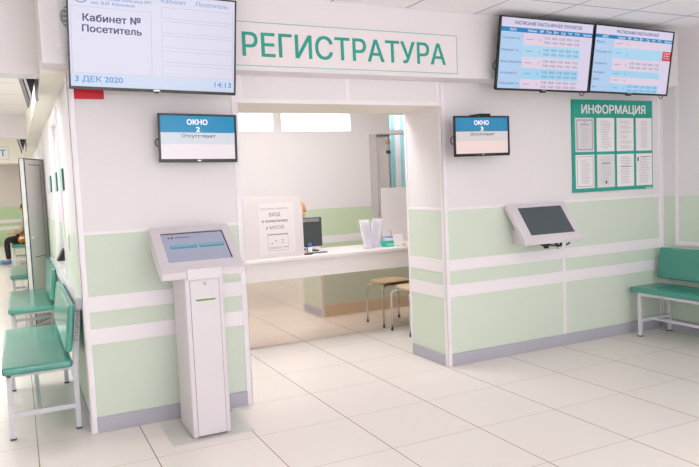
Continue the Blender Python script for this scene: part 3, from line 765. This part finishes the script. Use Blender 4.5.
# leaflet holders
def holder(label, x, y, rz, dirx):
    t = thing('leaflet_holder', label, 'leaflet holder', (x, y, .83), (0, 0, rz), 'acrylic leaflet holders')
    # splayed V pocket leaning sideways
    h = .30; lean = dirx*.045
    def slab(mb, y0, y1, x0, x1, hh, w2):
        vs = [(x0, y0, .004), (x1, y0, .004), (x1, y1, .004), (x0, y1, .004), (x0+lean-w2, y0, hh), (x1+lean+w2, y0, hh), (x1+lean+w2, y1, hh), (x0+lean-w2, y1, hh)]
        return mb.add(vs, [(3,2,1,0),(4,5,6,7),(0,1,5,4),(1,2,6,5),(2,3,7,6),(3,0,4,7)])
    mb = MB(); slab(mb, -.022, -.018, -.05, .05, h*.93, .012); slab(mb, .018, .022, -.05, .05, h, .012); slab(mb, -.018, .018, -.05, -.046, h*.95, .0); slab(mb, -.018, .018, .046, .05, h*.95, .0)
    mb.box((-.055, -.03, 0), (.055, .03, .004)); mb.build('holder', m_acrylic, t)
    mb = MB(); slab(mb, -.010, .012, -.042, .042, h*.96, .010); lv = mb.build('leaflets', mat('bright leaflet paper', (250, 249, 250), .6), t)
    mb = MB()
    for k in range(7):
        z = .10+.022*k; f = (z/h)*lean; mb.quad_xz(-.02+f, .02+f, z, z+.008, -.0108)
    mb.build('print', mat('pale blue print', (190, 192, 204), .7), lv)
    return t
holder('left leaflet holder of the pair on the counter, splayed to the left', 2.155, 1.70, .12, -1)
holder('right leaflet holder of the pair on the counter, splayed to the right', 2.245, 1.745, -.06, 1)
t = thing('mask_box', 'turquoise and white box of face masks on the counter', 'box', (2.384, 1.72, .83), (0, 0, -.08))
tag(MB().box((-.06, -.04, 0), (.062, .04, .062)).build('box', mat('turquoise card', (42, 190, 170), .5), t, .002), 'turquoise lower box')
MB().box((-.02, -.0405, .012), (.055, -.04, .03)).build('print_panel', mat('pale turquoise print', (170, 226, 214), .6), t)
MB().box((-.035, -.035, .062), (.055, .035, .095)).build('top_flap', m_paper, t, .003)
tag(MB().box((-.03, -.037, .09), (.058, .037, .104)).build('face_mask', mat('blue mask', (110, 150, 206), .8), t, .004), 'blue face mask')
c = MB(); c.tube([(.03, -.02, .10), (.045, -.02, .14), (.038, -.02, .165), (.02, -.02, .168), (.012, -.02, .155)], .0022, 6); c.tube([(-.03, -.02, .095), (-.055, -.02, .11), (-.06, -.02, .085)], .002, 6); c.build('ear_loop', mat('grey loop', (120, 124, 132), .7), t)
t = thing('card_stand', 'small white folded card standing at the right end of the counter', 'card', (2.47, 1.66, .83), (0, 0, -.1))
vs = [(-.045, -.03, 0), (.055, -.03, 0), (.065, 0, .125), (-.045, 0, .125), (-.04, .04, 0), (.06, .04, 0)]
m = MB(); m.add(vs + [(v[0], v[1]+.003, v[2]) for v in vs], [(0,1,2,3),(2,5,4,3),(6,9,8,7),(8,9,10,11)]); m.keep = True; m.build('card', m_paper, t)
MB().box((-.02, -.036, 0), (.0, -.03, .012)).build('clip', mat('pale green clip', (150, 210, 170), .5), t); 
tag(MB().box((-.018, -.012, 0), (.018, .012, .03)).build('eraser', mat('beige block', (222, 186, 158), .6), bevel=.003, loc=(2.515, 1.60, .83)), 'tiny beige block beside the folded card on the counter', 'block')

# doorway on the right side of the office with a striped curtain
band('door_2', [((3.06, YB2-.015, 0), (3.16, YB2+.12, 2.13))], mat('grey door post', (206, 201, 202), .5))
t = thing('door_3', None, None, (3.16, YB2+.06, 0)); t['kind'] = 'structure'
MB().box((0, 0, .01), (.22, .04, 2.10)).build('door_leaf', mat('pale grey door', (214, 207, 208), .45), t, .003)
MB().box((.045, -.003, .01), (.052, 0, 2.10)).build('edge_strip', m_trim, t)
t = thing('striped_curtain', 'white and turquoise striped curtain seen through the office doorway', 'curtain', (0, 4.0, 0))
cw, tq = MB(), MB(); n = 12
for k in range(n):
    xa = 3.755+k*.088; xb = xa+.088
    tgt = tq if k % 2 == 0 else cw
    for j in range(6):
        u0, u1 = xa+(xb-xa)*j/6, xa+(xb-xa)*(j+1)/6
        y0, y1 = .012*math.sin(u0*70), .012*math.sin(u1*70)
        tgt.add([(u0, y0, .05), (u1, y1, .05), (u1, y1, 2.72), (u0, y0, 2.72), (u0, y0+.004, .05), (u1, y1+.004, .05), (u1, y1+.004, 2.72), (u0, y0+.004, 2.72)], [(0,1,2,3),(7,6,5,4),(3,2,6,7),(0,4,5,1)])
cw.build('white_stripes', mat('white curtain', (244, 242, 246), .8), t); tq.build('turquoise_stripes', mat('turquoise curtain', (176, 226, 232), .8), t)
MB().tube([(3.6, .0, 2.735), (4.85-.26, .0, 2.735)], .012, 10).build('curtain_rail', m_steel, t)
tag(MB().box((-.03, -.01, -.03), (.03, 0, .03)).build('paper_tag', mat('brown tag', (190, 160, 110), .6), loc=(3.37, YB2+.06, 2.03)), 'small brown tag beside the striped curtain', 'tag')
tag(MB().box((-.03, -.012, -.022), (.03, 0, .022)).build('door_sensor', mat('dark green plastic', (44, 70, 58), .5), loc=(3.37, YB2+.06, 1.90)), 'small dark box below the brown tag beside the striped curtain', 'switch')

# ------------------------------------------------------------------ stool before the mirror
def stool(label, x, y):
    t = thing('stool', label, 'stool', (x, y, 0), group=None)
    s = MB(); n = 40; rad = []
    for k in range(n):
        a = 2*PI*k/n; e = 4.0; c, q = math.cos(a), math.sin(a)
        r = (abs(c)**e + abs(q)**e)**(-1/e); rad.append((.18*r*c, .18*r*q))
    rings = [(.93, .43), (1.0, .437), (1.0, .455), (.96, .465)]
    vs = [(p[0]*f, p[1]*f, z) for f, z in rings for p in rad]
    fs = [(i*n+j, i*n+(j+1) % n, (i+1)*n+(j+1) % n, (i+1)*n+j) for i in range(3) for j in range(n)]
    s.add(vs, fs, True); s.add(vs, [tuple(range(n))[::-1], tuple(range(3*n, 4*n))], False)
    s.build('seat', m_seat_tan, t)
    for sx in (-1, 1):
        for sy in (-1, 1):
            l = MB(); x1, y1 = sx*.19, sy*.175
            l.tube([(sx*.10, sy*.09, .418), (sx*.14, sy*.12, .418), (x1*.93, y1*.93, .412), (x1, y1, .39), (x1*1.01, y1*1.01, .35), (x1*1.03, y1*1.03, .012)], .0105, 12)
            leg = l.build('leg', m_chrome, t)
            MB().cyl((x1*1.03, y1*1.03, 0), .014, .02, n=14).build('rubber_foot', m_dgrey, leg)
    r = MB(); r.tube([(-.10, -.09, .418), (.10, -.09, .418)], .008, 8); r.tube([(-.10, .09, .418), (.10, .09, .418)], .008, 8); r.build('seat_brace', m_chrome, t)
    return t
stool('beige stool with chrome legs before the mirrored counter, beside the right pillar', 2.445, 1.262)

# ------------------------------------------------------------------ people
def skin_mesh(joints, edges, root, sub=2):
    """joints: name -> ((x,y,z), radius)"""
    names = list(joints); idx = {n: i for i, n in enumerate(names)}
    me = bpy.data.meshes.new('skin'); me.from_pydata([joints[n][0] for n in names], [(idx[a], idx[b]) for a, b in edges], [])
    ob = bpy.data.objects.new('skin', me); COL.objects.link(ob)
    ob.modifiers.new('skin', 'SKIN'); sd = ob.modifiers.new('sub', 'SUBSURF'); sd.levels = sub; sd.render_levels = sub
    sv = me.skin_vertices[0].data
    for n in names:
        r = joints[n][1]; sv[idx[n]].radius = (r, r) if not isinstance(r, tuple) else r; sv[idx[n]].use_root = (n == root)
    dg = bpy.context.evaluated_depsgraph_get(); dg.update()
    m2 = bpy.data.meshes.new_from_object(ob.evaluated_get(dg))
    bpy.data.objects.remove(ob); bpy.data.meshes.remove(me)
    for p in m2.polygons: p.use_smooth = True
    return m2
def link_mesh(name, me, m, parent):
    me.materials.clear(); me.materials.append(m); me.name = name
    o = bpy.data.objects.new(name, me); COL.objects.link(o); o.parent = parent; return o
def seated(label, loc, rz, scale, m_top, m_leg, m_feet, m_hairs, seat=.46, fwd=.12):
    """seated figure, facing local -y, origin on floor under the pelvis"""
    t = thing('person', label, 'person', loc, (0, 0, rz))
    f = -fwd
    J = {'pelvis': ((0, 0, seat+.11), (.15, .11)), 'waist': ((0, f*.35, seat+.27), (.135, .10)), 'chest': ((0, f*.8, seat+.44), (.155, .11)), 'neck0': ((0, f*.95, seat+.56), (.075, .07)),
         'neck': ((0, f*1.1-.01, seat+.64), .05), 'head0': ((0, f*1.2-.03, seat+.72), (.07, .085)), 'head1': ((0, f*1.2-.035, seat+.80), (.075, .092)), 'head2': ((0, f*1.2-.025, seat+.865), (.05, .06))}
    E = [('pelvis', 'waist'), ('waist', 'chest'), ('chest', 'neck0'), ('neck0', 'neck'), ('neck', 'head0'), ('head0', 'head1'), ('head1', 'head2')]
    for s, n in ((-1, 'l'), (1, 'r')):
        J['hip'+n] = ((s*.095, -.05, seat+.085), .085); J['knee'+n] = ((s*.12, -.42, seat+.07), .06); J['ank'+n] = ((s*.12, -.40, .09), .042); J['toe'+n] = ((s*.125, -.55, .045), .036)
        E += [('pelvis', 'hip'+n), ('hip'+n, 'knee'+n), ('knee'+n, 'ank'+n), ('ank'+n, 'toe'+n)]
        J['sh'+n] = ((s*.18, f*.85, seat+.50), .062); J['el'+n] = ((s*.235, f-.10, seat+.27), .047); J['wr'+n] = ((s*.10, f-.28, seat+.23), .033); J['hand'+n] = ((s*.07, f-.34, seat+.235), .035)
        E += [('chest', 'sh'+n), ('sh'+n, 'el'+n), ('el'+n, 'wr'+n), ('wr'+n, 'hand'+n)]
        for k in range(4):                               # fingers, curled
            b = 'f%s%d' % (n, k); L = (.055, .066, .062, .048)[k]; xo = s*(.07-.020*k+.03)
            J[b+'a'] = ((xo, f-.37, seat+.24), .010); J[b+'b'] = ((xo-s*.004, f-.37-L*.5, seat+.225), .009); J[b+'c'] = ((xo-s*.008, f-.37-L*.65, seat+.195), .008)
            E += [('hand'+n, b+'a'), (b+'a', b+'b'), (b+'b', b+'c')]
        J['th'+n+'a'] = ((s*.045, f-.335, seat+.265), .011); J['th'+n+'b'] = ((s*.035, f-.375, seat+.275), .009); E += [('hand'+n, 'th'+n+'a'), ('th'+n+'a', 'th'+n+'b')]
    body = link_mesh('body', skin_mesh(J, E, 'pelvis'), m_skin, t)
    hc = Vector((0, f*1.2-.035, seat+.785))
    # face
    fm = MB(); fm.ell((0, hc.y-.098, hc.z-.01), (.014, .02, .024), 12, 8); nose = fm.build('nose', m_skin, body)
    em = MB(); em.ell((-.032, hc.y-.083, hc.z+.02), (.013, .008, .007), 10, 6); em.ell((.032, hc.y-.083, hc.z+.02), (.013, .008, .007), 10, 6); em.build('eyes', m_dgrey, body)
    mm = MB(); mm.ell((0, hc.y-.088, hc.z-.055), (.024, .008, .006), 12, 6); mm.build('mouth', mat('lips', (190, 110, 104), .5), body)
    er = MB(); er.ell((-.082, hc.y+.005, hc.z), (.012, .02, .032), 10, 8); er.ell((.082, hc.y+.005, hc.z), (.012, .02, .032), 10, 8); er.build('ears', m_skin, body)
    # jacket over torso and arms, trousers over hips and legs
    up = ['pelvis', 'waist', 'chest', 'neck0', 'shl', 'ell', 'wrl', 'shr', 'elr', 'wrr']
    gr = lambda r, k: tuple(v+k for v in r) if isinstance(r, tuple) else r+k
    K = {n: (J[n][0], gr(J[n][1], .022)) for n in up}
    link_mesh('jacket', skin_mesh(K, [e for e in E if e[0] in K and e[1] in K], 'pelvis'), m_top, t)
    lo = ['pelvis', 'hipl', 'kneel', 'ankl', 'hipr', 'kneer', 'ankr']
    K = {n: (J[n][0], gr(J[n][1], .016)) for n in lo}
    K['pelvis'] = ((0, 0, seat+.10), (.155, .115))
    link_mesh('trousers', skin_mesh(K, [e for e in E if e[0] in K and e[1] in K], 'pelvis'), m_leg, t)
    for s in (-1, 1):
        sh = MB(); sh.ell((s*.123, -.47, .048), (.055, .125, .048), 16, 10); sh.build('shoe', m_feet, t)
    h = MB(); h.ell((0, hc.y+.02, hc.z+.045), (.10, .105, .095), 24, 14); h.ell((0, hc.y+.07, hc.z-.03), (.085, .06, .10), 18, 10)
    h.build('hair', m_hairs, t)
    t.scale = (scale,)*3
    return t
seated('person in black trousers and beige jacket seated far down the corridor', (-.92, 13.0, 0), -PI/2, 1.0, m_jacket, m_trouser, m_shoe, mat('brown hair', (90, 66, 50), .6, bump=.4, bscale=50), seat=.475, fwd=-.03)
t = thing('bag', 'orange bag lying beside the person on the far corridor bench', 'bag', (-1.02, 12.45, .474))
b = MB(); b.ell((0, 0, .09), (.085, .10, .09), 18, 12); b.build('body', m_orange, t)
b = MB(); b.tube([(-.04, 0, .16), (-.03, 0, .20), (0, 0, .215), (.03, 0, .20), (.04, 0, .16)], .008, 8); b.build('handle', m_orange, t)
seated('person with blonde hair seated behind the rounded counter screen', (1.605, 2.52, 0), math.radians(20), .985, m_blouse, m_trouser, m_shoe, m_hair, seat=.44, fwd=.10)
t = thing('office_chair', 'dark office chair under the seated clerk behind the counter', 'chair', (1.605, 2.56, 0))
MB().box((-.22, -.22, .38), (.22, .2, .43)).build('seat', m_dgrey, t, .02, 3); MB().cyl((0, 0, .05), .03, .34, n=16).build('post', m_black, t)
b = MB()
for k in range(5):
    a = 2*PI*k/5; b.tube([(0, 0, .07), (.22*math.cos(a), .22*math.sin(a), .045)], .018, 8); b.ell((.22*math.cos(a), .22*math.sin(a), .025), (.025, .025, .025), 10, 8)
b.build('base', m_black, t)

# ------------------------------------------------------------------ camera, world, colour
f_px, pitch, roll, yaw = 677.93, -.0732, -.0429, .455
fw = Vector((math.sin(yaw)*math.cos(pitch), math.cos(yaw)*math.cos(pitch), math.sin(pitch)))
r = Vector((math.cos(yaw), -math.sin(yaw), 0)); u = r.cross(fw)
r2 = r*math.cos(roll) + u*math.sin(roll); u2 = -r*math.sin(roll) + u*math.cos(roll)
cam = bpy.data.cameras.new('camera'); co = bpy.data.objects.new('camera', cam); COL.objects.link(co)
co.matrix_world = Matrix(((r2.x, u2.x, -fw.x, -1.0938), (r2.y, u2.y, -fw.y, -4.4952), (r2.z, u2.z, -fw.z, 1.504), (0, 0, 0, 1)))
cam.sensor_width = 36; cam.lens = f_px/699*36; cam.clip_start = .05; cam.clip_end = 100
S.camera = co
w = bpy.data.worlds.new('world'); S.world = w; w.use_nodes = True
w.node_tree.nodes['Background'].inputs[0].default_value = (.9, .93, 1, 1); w.node_tree.nodes['Background'].inputs[1].default_value = .6
S.view_settings.view_transform = 'Standard'; S.view_settings.look = 'None'; S.view_settings.gamma = 1; S.view_settings.use_curve_mapping = False
S.view_settings.exposure = 0.05
S.cycles.use_denoising = True
S.cycles.max_bounces = 12; S.cycles.diffuse_bounces = 8; S.cycles.glossy_bounces = 6; S.cycles.transparent_max_bounces = 12
S.cycles.sample_clamp_indirect = 6; S.cycles.caustics_reflective = False
